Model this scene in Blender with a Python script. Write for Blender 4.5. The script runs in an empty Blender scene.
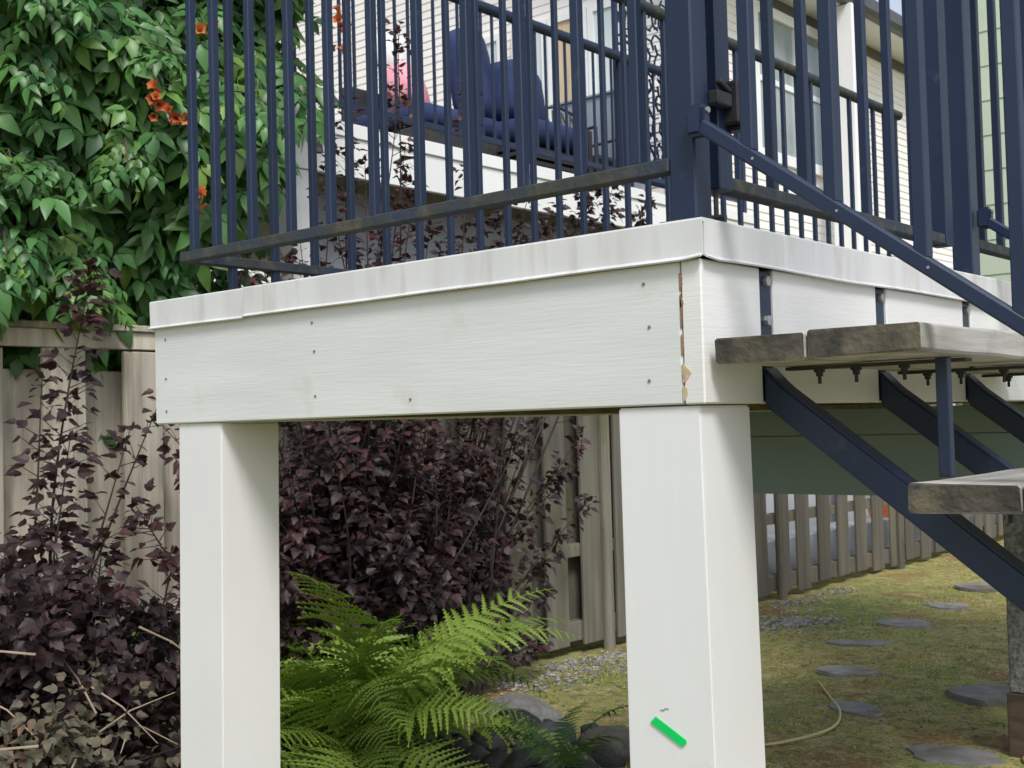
import bpy, bmesh, math, random
import numpy as np
from mathutils import Vector, Matrix, noise
random.seed(7)
rng = np.random.default_rng(11)
S = bpy.context.scene
COL = S.collection
PI = math.pi

# ------------------------------------------------------------------ camera
CAM = Vector((0.926, -1.511, 1.45))
FPX = 1217.0
pit, rol, yaw = math.atan(41 / FPX), math.atan(.028), math.radians(40.5)
_h = Vector((-math.sin(yaw), math.cos(yaw), 0)); _r = Vector((math.cos(yaw), math.sin(yaw), 0)); _u = Vector((0, 0, 1))
_f = math.cos(pit) * _h + math.sin(pit) * _u
_u0 = -math.sin(pit) * _h + math.cos(pit) * _u
c_right = math.cos(rol) * _r - math.sin(rol) * _u0
c_up = math.sin(rol) * _r + math.cos(rol) * _u0
cd = bpy.data.cameras.new("camera")
cam = bpy.data.objects.new("camera", cd); COL.objects.link(cam)
cam.matrix_world = Matrix(((c_right.x, c_up.x, -_f.x, CAM.x), (c_right.y, c_up.y, -_f.y, CAM.y), (c_right.z, c_up.z, -_f.z, CAM.z), (0, 0, 0, 1)))
cd.sensor_width = 36; cd.lens = 36 * FPX / 1024
cd.clip_start = .05; cd.clip_end = 500
cd.dof.use_dof = True; cd.dof.focus_distance = 2.0; cd.dof.aperture_fstop = 22
S.camera = cam

# ------------------------------------------------------------------ sky and sun (bright overcast)
SUN_EL, SUN_AZ = math.radians(50), math.radians(126)     # azimuth clockwise from +Y
w = bpy.data.worlds.new("World"); S.world = w; w.use_nodes = True
nt = w.node_tree; nt.nodes.clear()
sky = nt.nodes.new('ShaderNodeTexSky'); sky.sky_type = 'NISHITA'; sky.sun_disc = False
sky.sun_elevation = SUN_EL; sky.sun_rotation = SUN_AZ; sky.air_density = 1.0; sky.dust_density = 1.5
hs = nt.nodes.new('ShaderNodeHueSaturation'); hs.inputs['Saturation'].default_value = .55
bg = nt.nodes.new('ShaderNodeBackground'); bg.inputs['Strength'].default_value = .10
wo = nt.nodes.new('ShaderNodeOutputWorld')
nt.links.new(sky.outputs[0], hs.inputs['Color']); nt.links.new(hs.outputs[0], bg.inputs[0]); nt.links.new(bg.outputs[0], wo.inputs[0])
sd = bpy.data.lights.new("sun", 'SUN'); sd.energy = 1.5; sd.angle = math.radians(16); sd.color = (1, .975, .94)
sun = bpy.data.objects.new("sun", sd); COL.objects.link(sun)
sv = Vector((math.sin(SUN_AZ) * math.cos(SUN_EL), math.cos(SUN_AZ) * math.cos(SUN_EL), math.sin(SUN_EL)))
sun.rotation_euler = sv.to_track_quat('Z', 'Y').to_euler()
sun.location = (3, -4, 8)
S.view_settings.view_transform = 'Standard'; S.view_settings.look = 'None'
S.view_settings.gamma = 1; S.view_settings.exposure = 1.0
S.view_settings.use_curve_mapping = False

# ------------------------------------------------------------------ material helper
def M(name, c1, c2=None, scale=6, stretch=(1, 1, 1), rough=.6, bump=0., bscale=40, bstretch=None, rnd=0., island=0.,
      metal=0., trans=0., spec=.35, detail=5, lo=.38, hi=.62, c3=None, c3scale=2., c3lo=.5, c3hi=.62, tcol=None, sheen=0., c3stretch=(1,1,1)):
    m = bpy.data.materials.new(name); m.use_nodes = True
    t = m.node_tree; N = t.nodes; L = t.links; N.clear()
    out = N.new('ShaderNodeOutputMaterial'); b = N.new('ShaderNodeBsdfPrincipled')
    L.new(b.outputs[0], out.inputs[0])
    tc = N.new('ShaderNodeTexCoord'); oi = N.new('ShaderNodeObjectInfo')
    off = N.new('ShaderNodeMath'); off.operation = 'MULTIPLY'; off.inputs[1].default_value = 53.
    L.new(oi.outputs['Random'], off.inputs[0])
    add = N.new('ShaderNodeVectorMath'); add.operation = 'ADD'
    L.new(tc.outputs['Object'], add.inputs[0]); L.new(off.outputs[0], add.inputs[1])
    def noise_tex(sc, st, det=5):
        mp = N.new('ShaderNodeMapping'); mp.inputs['Scale'].default_value = st
        L.new(add.outputs[0], mp.inputs[0])
        n = N.new('ShaderNodeTexNoise'); n.inputs['Scale'].default_value = sc; n.inputs['Detail'].default_value = det
        L.new(mp.outputs[0], n.inputs['Vector']); return n.outputs[0]
    def ramp(src, a, bb):
        r = N.new('ShaderNodeMapRange'); r.inputs['From Min'].default_value = a; r.inputs['From Max'].default_value = bb
        L.new(src, r.inputs['Value']); return r.outputs[0]
    def mix(fac, a, bb, mode='MIX'):
        x = N.new('ShaderNodeMix'); x.data_type = 'RGBA'; x.blend_type = mode
        if isinstance(fac, float): x.inputs[0].default_value = fac
        else: L.new(fac, x.inputs[0])
        for i, s in ((6, a), (7, bb)):
            if isinstance(s, tuple): x.inputs[i].default_value = (*s, 1)
            else: L.new(s, x.inputs[i])
        return x.outputs[2]
    col = c1
    if c2: col = mix(ramp(noise_tex(scale, stretch, detail), lo, hi), c1, c2)
    if c3: col = mix(ramp(noise_tex(c3scale, c3stretch, 6), c3lo, c3hi), col, c3)
    if rnd or island:
        if island:
            g = N.new('ShaderNodeNewGeometry'); src = g.outputs['Random Per Island']; k = island
        else:
            src = oi.outputs['Random']; k = rnd
        mr = N.new('ShaderNodeMapRange'); mr.inputs['To Min'].default_value = 1 - k; mr.inputs['To Max'].default_value = 1 + k
        L.new(src, mr.inputs['Value'])
        h = N.new('ShaderNodeHueSaturation'); L.new(mr.outputs[0], h.inputs['Value'])
        if isinstance(col, tuple): h.inputs['Color'].default_value = (*col, 1)
        else: L.new(col, h.inputs['Color'])
        col = h.outputs[0]
    if isinstance(col, tuple): b.inputs['Base Color'].default_value = (*col, 1)
    else: L.new(col, b.inputs['Base Color'])
    b.inputs['Roughness'].default_value = rough; b.inputs['Metallic'].default_value = metal
    b.inputs['Specular IOR Level'].default_value = spec
    if bump:
        bp = N.new('ShaderNodeBump'); bp.inputs['Strength'].default_value = bump; bp.inputs['Distance'].default_value = .01
        L.new(noise_tex(bscale, bstretch or stretch, 6), bp.inputs['Height']); L.new(bp.outputs[0], b.inputs['Normal'])
    if trans:
        tr = N.new('ShaderNodeBsdfTranslucent'); mx = N.new('ShaderNodeMixShader'); mx.inputs[0].default_value = trans
        if tcol: tr.inputs[0].default_value = (*tcol, 1)
        elif isinstance(col, tuple): tr.inputs[0].default_value = (*col, 1)
        else: L.new(col, tr.inputs[0])
        L.new(b.outputs[0], mx.inputs[1]); L.new(tr.outputs[0], mx.inputs[2]); L.new(mx.outputs[0], out.inputs[0])
    return m

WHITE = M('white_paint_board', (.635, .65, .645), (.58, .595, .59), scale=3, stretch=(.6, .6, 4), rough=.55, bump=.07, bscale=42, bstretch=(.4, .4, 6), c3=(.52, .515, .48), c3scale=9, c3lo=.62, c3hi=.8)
WHITE2 = M('white_paint_lit_side', (.70, .70, .685), (.64, .64, .625), scale=3, stretch=(.6, .6, 4), rough=.55, bump=.09, bscale=42, bstretch=(.4, .4, 6))  # front paint made lighter and warmer: stronger light on this side, in the colour
POSTW = M('white_paint_post', (.68, .685, .685), (.645, .65, .65), scale=2.2, rough=.5, bump=.06, bscale=16, bstretch=(3, 3, .5), c3=(.56, .55, .52), c3scale=6, c3lo=.66, c3hi=.8)
FLASH = M('white_metal_flashing', (.63, .635, .642), (.575, .575, .58), scale=7, stretch=(2, 2, .25), rough=.38, bump=.05, bscale=8, c3=(.47, .45, .43), c3scale=14, c3stretch=(2, 2, .3), c3lo=.52, c3hi=.8)
NAVY = M('navy_powder_coat', (.010, .0205, .052), (.013, .0245, .057), scale=4, rough=.42, spec=.4, bump=.05, bscale=60, c3=(.045, .055, .08), c3scale=30, c3lo=.66, c3hi=.8)
NAVYM = M('mossy_navy_rail', (.028, .040, .062), (.045, .048, .040), scale=9, rough=.7, bump=.3, bscale=70, c3=(.085, .080, .058), c3scale=28, c3lo=.5, c3hi=.75)
BOLT = M('galvanised_bolt', (.30, .30, .30), (.42, .42, .41), scale=30, rough=.45, metal=.6)
STEEL_D = M('dark_steel', (.03, .035, .045), (.055, .05, .045), scale=20, rough=.6)
TREAD = M('weathered_timber_tread', (.36, .345, .315), (.54, .52, .485), scale=6, stretch=(4, .35, 4), rough=.85, bump=.25, bscale=18, bstretch=(5, .5, 5), c3=(.20, .19, .16), c3scale=7, c3lo=.52, c3hi=.72)
TREADEND = M('mossy_end_grain', (.085, .075, .06), (.045, .042, .036), scale=30, rough=.95, bump=.4, bscale=90, c3=(.15, .13, .09), c3scale=14, c3lo=.54, c3hi=.75)
BAREWOOD = M('bare_wood', (.34, .20, .13), (.20, .12, .08), scale=40, rough=.85, bump=.5)
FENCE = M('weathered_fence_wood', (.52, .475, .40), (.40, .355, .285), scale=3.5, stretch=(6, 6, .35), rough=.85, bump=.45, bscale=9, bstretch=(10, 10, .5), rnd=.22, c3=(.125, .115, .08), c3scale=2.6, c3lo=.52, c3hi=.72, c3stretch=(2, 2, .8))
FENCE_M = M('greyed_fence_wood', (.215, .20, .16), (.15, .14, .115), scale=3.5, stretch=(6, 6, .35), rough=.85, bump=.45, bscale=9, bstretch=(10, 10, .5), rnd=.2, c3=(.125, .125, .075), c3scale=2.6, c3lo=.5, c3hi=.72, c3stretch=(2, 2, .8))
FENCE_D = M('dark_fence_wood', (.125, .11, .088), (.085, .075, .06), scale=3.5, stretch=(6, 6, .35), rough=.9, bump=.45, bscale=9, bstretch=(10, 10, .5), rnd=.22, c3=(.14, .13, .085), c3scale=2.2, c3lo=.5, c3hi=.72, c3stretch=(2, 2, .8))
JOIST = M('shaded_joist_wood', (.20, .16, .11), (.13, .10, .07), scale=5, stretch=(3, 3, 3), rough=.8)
FLOORW = M('deck_floor_board', (.24, .22, .20), (.17, .155, .14), scale=5, stretch=(1, 6, 1), rough=.8, rnd=.15)
GREENW = M('pale_green_siding', (.54, .62, .47), (.51, .59, .445), scale=2, rough=.6, bump=.08, bscale=14, c3=(.47, .55, .41), c3scale=8, c3lo=.6, c3hi=.8)
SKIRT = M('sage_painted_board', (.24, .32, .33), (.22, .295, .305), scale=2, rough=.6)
TAPE = M('green_tape', (.0, .56, .12), (.0, .52, .11), scale=20, rough=.45)
PENCIL = M('pencil_mark', (.25, .25, .22), rough=.8)
GROUND = None

# ------------------------------------------------------------------ mesh helper
class MB:
    def __init__(s): s.v = []; s.f = []
    def box(s, x0, x1, y0, y1, z0, z1):
        n = len(s.v)
        s.v += [(x0, y0, z0), (x1, y0, z0), (x1, y1, z0), (x0, y1, z0), (x0, y0, z1), (x1, y0, z1), (x1, y1, z1), (x0, y1, z1)]
        s.f += [tuple(n + i for i in q) for q in ((0, 3, 2, 1), (4, 5, 6, 7), (0, 1, 5, 4), (1, 2, 6, 5), (2, 3, 7, 6), (3, 0, 4, 7))]
        return s
    def bar(s, p0, p1, w, h, up=(0, 0, 1)):
        p0 = Vector(p0); p1 = Vector(p1); d = (p1 - p0).normalized(); up = Vector(up)
        a = d.cross(up).normalized(); b = a.cross(d).normalized(); n = len(s.v)
        for p in (p0, p1):
            for i, j in ((-1, -1), (1, -1), (1, 1), (-1, 1)):
                s.v.append(tuple(p + a * (i * w / 2) + b * (j * h / 2)))
        s.f += [tuple(n + i for i in q) for q in ((3, 2, 1, 0), (4, 5, 6, 7), (0, 1, 5, 4), (1, 2, 6, 5), (2, 3, 7, 6), (3, 0, 4, 7))]
        return s
    def tube(s, pts, r, n=8, cap=True):
        pts = [Vector(p) for p in pts]
        rs = r if isinstance(r, (list, tuple)) else [r] * len(pts)
        prev = None; base = len(s.v)
        for i, p in enumerate(pts):
            d = (pts[min(i + 1, len(pts) - 1)] - pts[max(i - 1, 0)]).normalized()
            if prev is None:
                a = d.cross(Vector((0, 0, 1)) if abs(d.z) < .9 else Vector((1, 0, 0))).normalized()
            else:
                a = (prev - d * prev.dot(d)).normalized()
            prev = a; b = d.cross(a)
            for k in range(n):
                t = 2 * PI * k / n
                s.v.append(tuple(p + (a * math.cos(t) + b * math.sin(t)) * rs[i]))
        for i in range(len(pts) - 1):
            for k in range(n):
                q = base + i * n; k2 = (k + 1) % n
                s.f.append((q + k, q + k2, q + n + k2, q + n + k))
        if cap:
            s.f.append(tuple(base + k for k in range(n))[::-1]); s.f.append(tuple(base + (len(pts) - 1) * n + k for k in range(n)))
        return s
    def prism(s, poly, axis, a, b):
        """closed polygon (list of 2-tuples) pushed along an axis from a to b"""
        n = len(s.v); k = len(poly)
        def P(q, t): return {'x': (t, q[0], q[1]), 'y': (q[0], t, q[1]), 'z': (q[0], q[1], t)}[axis]
        s.v += [P(q, a) for q in poly] + [P(q, b) for q in poly]
        s.f.append(tuple(n + i for i in range(k))[::-1]); s.f.append(tuple(n + k + i for i in range(k)))
        for i in range(k):
            j = (i + 1) % k; s.f.append((n + i, n + j, n + k + j, n + k + i))
        return s
    def raw(s, vs, fs):
        n = len(s.v); s.v += [tuple(q) for q in vs]; s.f += [tuple(n + i for i in f) for f in fs]; return s
    def mesh(s, name, mat, bev=0, seg=1, smooth=False, off=(0, 0, 0)):
        me = bpy.data.meshes.new(name)
        o = Vector(off)
        me.from_pydata([tuple(Vector(q) - o) for q in s.v] if o.length else s.v, [], s.f)
        b = bmesh.new(); b.from_mesh(me)
        bmesh.ops.recalc_face_normals(b, faces=b.faces)
        if bev: bmesh.ops.bevel(b, geom=b.edges[:], offset=bev, segments=seg, affect='EDGES', clamp_overlap=True)
        b.to_mesh(me); b.free()
        if smooth:
            me.shade_smooth(); me.set_sharp_from_angle(angle=.7)
        for mm in (mat if isinstance(mat, (list, tuple)) else [mat]): me.materials.append(mm)
        return me
    def build(s, name, mat, parent=None, bev=0, seg=1, smooth=False):
        off = wloc(parent) if parent else (0, 0, 0)
        o = bpy.data.objects.new(name, s.mesh(name, mat, bev, seg, smooth, off)); COL.objects.link(o)
        if parent: o.parent = parent
        return o
WL = {}
def wloc(o):
    v = Vector((0, 0, 0))
    while o: v = v + o.location; o = o.parent
    return v
def tag(o, label=None, cat=None, group=None, kind=None):
    if label: o['label'] = label
    if cat: o['category'] = cat
    if group: o['group'] = group
    if kind: o['kind'] = kind
    return o
def thing(name, loc, label, cat, group=None):
    o = bpy.data.objects.new(name, None); COL.objects.link(o); o.location = loc; o.empty_display_size = .1
    return tag(o, label, cat, group)
def piece(name, me, parent, loc=(0, 0, 0), rot=None, mat4=None, scale=None):
    """a part sharing mesh data; loc is a world position"""
    o = bpy.data.objects.new(name, me); COL.objects.link(o)
    if parent: o.parent = parent
    if mat4 is not None:
        q = mat4.copy(); q.translation = q.translation - wloc(parent); o.matrix_basis = q
    else:
        o.location = Vector(loc) - wloc(parent)
        if rot: o.rotation_euler = rot
        if scale: o.scale = scale
    return o
def raw_mesh(name, V, Fs, mat, smooth=False):
    me = bpy.data.meshes.new(name); me.from_pydata(V, [], Fs); me.materials.append(mat)
    if smooth: me.shade_smooth()
    return me

# ================================================================== GROUND
def gz(x, y):
    d = max(0., min(1., (x + 4.2) / .5))
    return (noise.noise((x * .9, y * .9, 3.1)) * .035 + noise.noise((x * 3.1, y * 3.1, 7.7)) * .014)
MOSS = M('moss_ground', (.28, .26, .065), (.38, .33, .11), scale=1.1, rough=.95, bump=1., bscale=55, detail=8, lo=.36, hi=.64,
         c3=(.15, .235, .04), c3scale=1.1, c3lo=.42, c3hi=.66)
def extra_moss(m):
    N = m.node_tree.nodes; L = m.node_tree.links
    b = next(n for n in N if n.type == 'BSDF_PRINCIPLED'); src = b.inputs['Base Color'].links[0].from_socket
    tc = N.new('ShaderNodeTexCoord')
    for sc, a, bb, c, o in ((1.9, .53, .66, (.27, .13, .045), 4.3), (7., .52, .66, (.43, .35, .16), 9.1), (17., .50, .66, (.11, .11, .03), 2.2), (45, .54, .68, (.46, .39, .24), 5.), (95, .50, .64, (.09, .08, .03), 6.)):
        mp = N.new('ShaderNodeMapping'); mp.inputs['Location'].default_value = (o, o, o); L.new(tc.outputs['Object'], mp.inputs[0])
        n = N.new('ShaderNodeTexNoise'); n.inputs['Scale'].default_value = sc; n.inputs['Detail'].default_value = 7; L.new(mp.outputs[0], n.inputs['Vector'])
        r = N.new('ShaderNodeMapRange'); r.inputs['From Min'].default_value = a; r.inputs['From Max'].default_value = bb; r.inputs['To Max'].default_value = .85
        L.new(n.outputs[0], r.inputs['Value'])
        x = N.new('ShaderNodeMix'); x.data_type = 'RGBA'; L.new(r.outputs[0], x.inputs[0]); L.new(src, x.inputs[6]); x.inputs[7].default_value = (*c, 1)
        src = x.outputs[2]
    L.new(src, b.inputs['Base Color'])
extra_moss(MOSS)
xs = [-120, -60, -30, -15, -9, -6] + [-4.6 + .09 * i for i in range(60)] + [1.2, 2.5, 5, 10, 25, 60, 120]
ys = [-120, -60, -20, -8, -4] + [-2 + .09 * i for i in range(145)] + [12, 14, 18, 25, 40, 70, 120]
gv = [(x, y, gz(x, y)) for y in ys for x in xs]
nx = len(xs)
gf = [(j * nx + i, j * nx + i + 1, (j + 1) * nx + i + 1, (j + 1) * nx + i) for j in range(len(ys) - 1) for i in range(nx - 1)]
go = bpy.data.objects.new('ground', raw_mesh('ground', gv, gf, MOSS, True)); COL.objects.link(go); tag(go, kind='structure')

# ================================================================== LANDING DECK
deck = thing('landing_deck', (-.69, 2, 0), 'white painted raised deck corner carried on two square white posts', 'deck')
MB().box(-1.387, -.0372, 0, .035, 1.473, 1.6835).build('fascia_board', WHITE, deck, bev=.0025)
Y4 = 3.95
for a, b in ((0, .1715), (.2145, .597), (.643, 1.025), (1.072, Y4)):
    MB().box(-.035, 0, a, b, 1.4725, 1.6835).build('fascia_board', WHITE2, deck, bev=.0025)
MB().box(-1.387, -1.352, .0375, Y4, 1.473, 1.6835).build('fascia_board', WHITE, deck, bev=.0025)
MB().box(-.079, -.042, .04, Y4, 1.478, 1.69).build('rim_joist', JOIST, deck)
MB().box(-1.34, -.09, .04, .078, 1.478, 1.69).build('rim_joist', JOIST, deck)
MB().box(-1.345, -1.308, .085, Y4, 1.478, 1.69).build('rim_joist', JOIST, deck)
for k in range(9):
    MB().box(-1.30, -.085, .45 + .41 * k, .488 + .41 * k, 1.49, 1.69).build('joist', JOIST, deck)
fbm = MB().box(-.672, .672, -.069, .069, -.017, .017).mesh('floor_board', FLOORW)
for k in range(27):
    piece('floor_board', fbm, deck, (-.693, .03 + k * .1445 + .07, 1.7135))
# flashing: thin folded strip with a kicked-out drip lip, a little wavy
def flashing(axis, a, b, sgn, base, zt, zb, seed, lift_end=0.):
    n = max(6, int(abs(b - a) / .03)); vs = []; fs = []
    prof = [(-.03, zt + .000), (.006, zt), (.0075, zt - .003), (.0065, zb + .006), (.0135, zb + .001), (.0120, zb - .0012), (.0035, zb + .004), (.0045, zt - .006), (-.03, zt - .0035)]
    k = len(prof)
    for i in range(n + 1):
        t = a + (b - a) * i / n
        wv = noise.noise((t * 5, seed, 0)) * .0022; wz = noise.noise((t * 3.3, seed, 5)) * .0022
        lift = lift_end * math.exp(-abs(t - (a if axis == 'y' else b)) / .006)
        for j, (o, z) in enumerate(prof):
            m_ = 1 if 3 <= j <= 6 else 0
            oo = sgn * (o + wv * m_); zz = z + (wz + lift) * m_
            vs.append((t, base + oo, zz) if axis == 'x' else (base + oo, t, zz))
    for i in range(n):
        for j in range(k):
            j2 = (j + 1) % k; fs.append((i * k + j, i * k + j2, (i + 1) * k + j2, (i + 1) * k + j))
    fs.append(tuple(range(k))); fs.append(tuple(n * k + j for j in range(k))[::-1])
    m = MB().raw(vs, fs); return m.build('flashing', FLASH, deck)
flashing('x', -1.060, .0075, -1, 0, 1.7415, 1.682, 1., .0025)
flashing('x', -1.394, -1.0605, -1, .0012, 1.7405, 1.680, 2.)
flashing('y', 0.0, Y4, 1, 0, 1.7415, 1.681, 3., .003)
flashing('y', 0.0, Y4, -1, -1.387, 1.7405, 1.680, 4.)
# posts
rp = MB()
for z, a, b_ in ((0., -.158, .006), (1.4705, -.1585, -.0125)):
    rp.v += [(a, .006, z), (b_, .006, z), (b_, .150, z), (a, .150, z)]
rp.f += [(0, 3, 2, 1), (4, 5, 6, 7), (0, 1, 5, 4), (1, 2, 6, 5), (2, 3, 7, 6), (3, 0, 4, 7)]
rp.build('post', POSTW, deck, bev=.003, seg=2)
lp = MB()
for z, dx in ((0., -.036), (1.4705, 0)):
    lp.v += [(-1.311 + dx, .006, z), (-1.160 + dx, .006, z), (-1.160 + dx, .156, z), (-1.311 + dx, .156, z)]
lp.f += [(0, 3, 2, 1), (4, 5, 6, 7), (0, 1, 5, 4), (1, 2, 6, 5), (2, 3, 7, 6), (3, 0, 4, 7)]
lp.build('post', POSTW, deck, bev=.003, seg=2)
CHIPT = M('tan_primer_chip', (.50, .40, .27), (.36, .27, .17), scale=50, rough=.8, bump=.4)
# cracked seam by the corner: bare wood slivers and a lifted paint edge
for z0, z1, wd in ((1.640, 1.665, .0055), (1.585, 1.635, .003), (1.505, 1.532, .0125), (1.478, 1.500, .0095), (1.545, 1.575, .0035), (1.615, 1.628, .006)):
    zs = [z0 + (z1 - z0) * i / 6 for i in range(7)]
    poly = [(-.0368, z) for z in zs] + [(-.0368 + wd * (.35 + .65 * math.sin(PI * (6 - i) / 6)) * (1 + .25 * random.uniform(-1, 1)), z) for i, z in enumerate(reversed(zs))]
    MB().prism(poly, 'y', -.0012, .02).build('bare_wood_chip', BAREWOOD if z0 > 1.54 else CHIPT, deck)
scr = MB().tube([(0, -.0016, 0), (0, .004, 0)], .0026, 8).mesh('screw_head', M('screw_grey', (.16, .16, .16), rough=.6))
for x, z in ((-1.345, 1.655), (-1.345, 1.57), (-1.345, 1.50), (-.86, 1.655), (-.855, 1.60), (-.855, 1.515), (-.10, 1.655), (-.092, 1.59), (-.095, 1.51), (-.60, 1.50)):
    piece('screw', scr, deck, (x, 0, z))
# pale green beam board dropped under the walkway
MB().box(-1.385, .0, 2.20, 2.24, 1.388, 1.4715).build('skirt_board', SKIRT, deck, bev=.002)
MB().box(-1.384, -.001, 2.2405, 2.25, 1.20, 1.471).build('seam_light_stop', JOIST, deck)  # added behind the two boards to stop light showing through their seam
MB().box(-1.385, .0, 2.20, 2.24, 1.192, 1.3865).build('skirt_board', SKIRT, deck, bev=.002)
# pier under the far end
MB().box(-.86, -.58, 3.74, 4.02, .27, 1.474).build('pier', M('pebbledash_concrete', (.12, .12, .12), (.26, .26, .255), scale=55, rough=.95, bump=1., bscale=60), deck, bev=.006)
MB().box(-.87, -.57, 3.73, 4.03, -.05, .268).build('pier_base', M('brown_timber', (.11, .08, .055), (.07, .05, .035), scale=6, stretch=(1, 1, 5), rough=.85), deck, bev=.004)
# tape and pencil mark on the right post
tp = MB().prism([(-.1155, 1.0015), (-.1060, 1.0115), (-.0545, .9845), (-.0535, .981), (-.0585, .9745), (-.064, .9745)], 'y', .0035, .0055)
tag(tp.build('tape_strip', TAPE), 'short strip of bright green tape stuck slantwise on the right post', 'tape')
MB().prism([(-.098, 1.0215), (-.092, 1.0215), (-.089, 1.0245), (-.083, 1.025), (-.0835, 1.0262), (-.0895, 1.026), (-.092, 1.0235), (-.098, 1.0228)], 'y', .005, .0058).build('pencil_mark', PENCIL, deck)

# ================================================================== RAILINGS
ZT = 2.83                                    # top rail height
balm = MB().box(-.0083, .0083, -.0083, .0083, -.5, .5).mesh('baluster', NAVY, bev=.0016)
def bal(parent, x, y, z0, z1):
    o = piece('baluster', balm, parent, (x, y, (z0 + z1) / 2)); o.scale = (1, 1, z1 - z0); return o
def sq_post(parent, x0, y0, s, z0, z1):
    p = MB().box(x0, x0 + s, y0, y0 + s, z0, z1).build('post', NAVY, parent, bev=.003)
    MB().box(x0 - .012, x0 + s + .012, y0 - .012, y0 + s + .012, z0, z0 + .004).build('base_plate', NAVYM, p)
    MB().box(x0 - .004, x0 + s + .004, y0 - .004, y0 + s + .004, z1 + .001, z1 + .008).build('post_cap', NAVY, p)
    return p
fr = thing('railing', (-.69, .04, 1.742), 'navy metal railing along the front edge of the white deck, ending at the corner post', 'railing', 'deck railings')
sq_post(fr, -.0655, .026, .0455, 1.7425, ZT + .03)
MB().box(-1.322, -.066, .024, .052, 1.822, 1.8435).build('bottom_rail', NAVYM, fr, bev=.002)
MB().box(-1.322, -.066, .016, .060, ZT, ZT + .025).build('top_rail', NAVY, fr, bev=.003)
for x in (-1.286, -1.206, -1.084, -.960, -.841, -.719, -.600, -.480, -.3595, -.240, -.128): bal(fr, x, .038, 1.8437, ZT)
lr = thing('railing', (-1.32, 2, 1.742), 'long navy metal railing on the far left side of the deck walkway', 'railing', 'deck railings')
MB().box(-1.334, -1.306, .06, 3.93, 1.822, 1.8435).build('bottom_rail', NAVYM, lr, bev=.002)
MB().tube([(-1.32, -0.0 + .06, ZT + .0), (-1.32, 3.93, ZT)], .021, 10).build('top_rail', NAVYM, lr, smooth=True)
for k in range(32):
    y = .162 + .12 * k
    if y < 3.92: bal(lr, -1.32, y, 1.744, ZT - .015)
gate = thing('gate', (-.04, .58, 1.80), 'navy metal gate with black latch hung between the corner post and stair post', 'gate')
MB().box(-.060, -.022, .100, .140, 1.801, 2.84).build('stile', NAVY, gate, bev=.002)
MB().box(-.060, -.022, 1.012, 1.052, 1.801, 2.84).build('stile', NAVY, gate, bev=.002)
MB().box(-.057, -.025, .1405, 1.0115, 1.803, 1.824).build('bottom_rail', NAVYM, gate, bev=.002)
MB().box(-.057, -.025, .1405, 1.0115, 2.81, 2.838).build('top_rail', NAVY, gate, bev=.002)
for y in (.30, .42, .542, .665, .782, .895): bal(gate, -.041, y, 1.8245, 2.8095)
BLK = M('black_plastic', (.012, .013, .016), (.03, .032, .035), scale=12, rough=.42)
la = MB().box(-.030, .004, .118, .155, 1.900, 1.968).build('latch', BLK, gate, bev=.004)
la2 = MB().box(-.024, -.006, .075, .1175, 1.925, 1.946); la2.bar((-.012, .118, 1.95), (-.012, .085, 1.962), .012, .008); la2.build('latch_bolt', STEEL_D, la, bev=.002)
MB().box(-.031, .010, .128, .150, 1.893, 1.8995).build('latch_lever', BLK, la, bev=.001)
MB().tube([(-.036, .109, 1.80), (-.036, .109, 1.757)], .004, 8).build('drop_rod', STEEL_D, gate)
MB().tube([(-.045, .109, 1.758), (-.02, .109, 1.758)], .005, 8).build('rod_foot', STEEL_D, gate)
rr = thing('railing', (-.04, 2.6, 1.742), 'navy metal railing continuing past the stair post beside the pale green wall', 'railing', 'deck railings')
sq_post(rr, -.0705, 1.168, .0455, 1.7425, ZT + .03)
MB().box(-.062, -.034, 1.2145, 3.9, 1.815, 1.8365).build('bottom_rail', NAVYM, rr, bev=.002)
MB().box(-.066, -.026, 1.2145, 3.9, ZT, ZT + .025).build('top_rail', NAVY, rr, bev=.003)
for k in range(22): bal(rr, -.048, 1.30 + .12 * k, 1.837, ZT)
# hinges
for z in (2.62, 2.7): MB().tube([(-.02, 1.0525, z), (-.02, 1.168, z)], .006, 8).build('hinge', STEEL_D, gate)
SL = -.735
def stair_guard(y, x_first, zoff, label, xs_):
    g = thing('stair_railing', (.3, y, 1.65), label, 'railing', 'sloping stair railings')
    z = lambda x: zoff + SL * x
    MB().bar((.003, y, z(.003)), (1.45, y, z(1.45)), .022, .021, up=(0, 0, 1)).build('bottom_rail', NAVY, g, bev=.003)
    MB().bar((-.013, y, z(-.013) + .98), (1.45, y, z(1.45) + .98), .035, .025).build('top_rail', NAVY, g, bev=.003)
    br = MB().box(-.0195, .0115, y - .0128, y + .0128, z(0) - .017, z(0) + .030).build('bracket', NAVY, g, bev=.006, seg=2)
    MB().tube([(.011, y, z(0) + .020), (.015, y, z(0) + .020)], .0045, 10).build('bolt', BOLT, br)
    for x in xs_:
        o = bal(g, x, y, z(x) + .006, z(x) + .97); o.scale = (1.15, 1.15, o.scale.z)
    sc = MB().tube([(0, -.0008, 0), (0, .002, 0)], .0022, 6).mesh('screw', BOLT)
    for x in xs_: piece('screw', sc, g, (x + .01, y - .0112, z(x + .01)))
    MB().box(1.45, 1.49, y - .02, y + .02, .0, z(1.45) + 1.02).build('post', NAVY, g, bev=.003)
    return g
stair_guard(.012, .072, 1.879, 'sloping navy stair railing bolted to the corner post, nearest the viewer', [.079, .202, .3225, .442] + [.559 + .121 * k for k in range(7)])
stair_guard(1.192, .072, 1.868, 'sloping navy stair railing bolted to the second post, on the far side of the stair', [.074 + .121 * k for k in range(11)])

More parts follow.
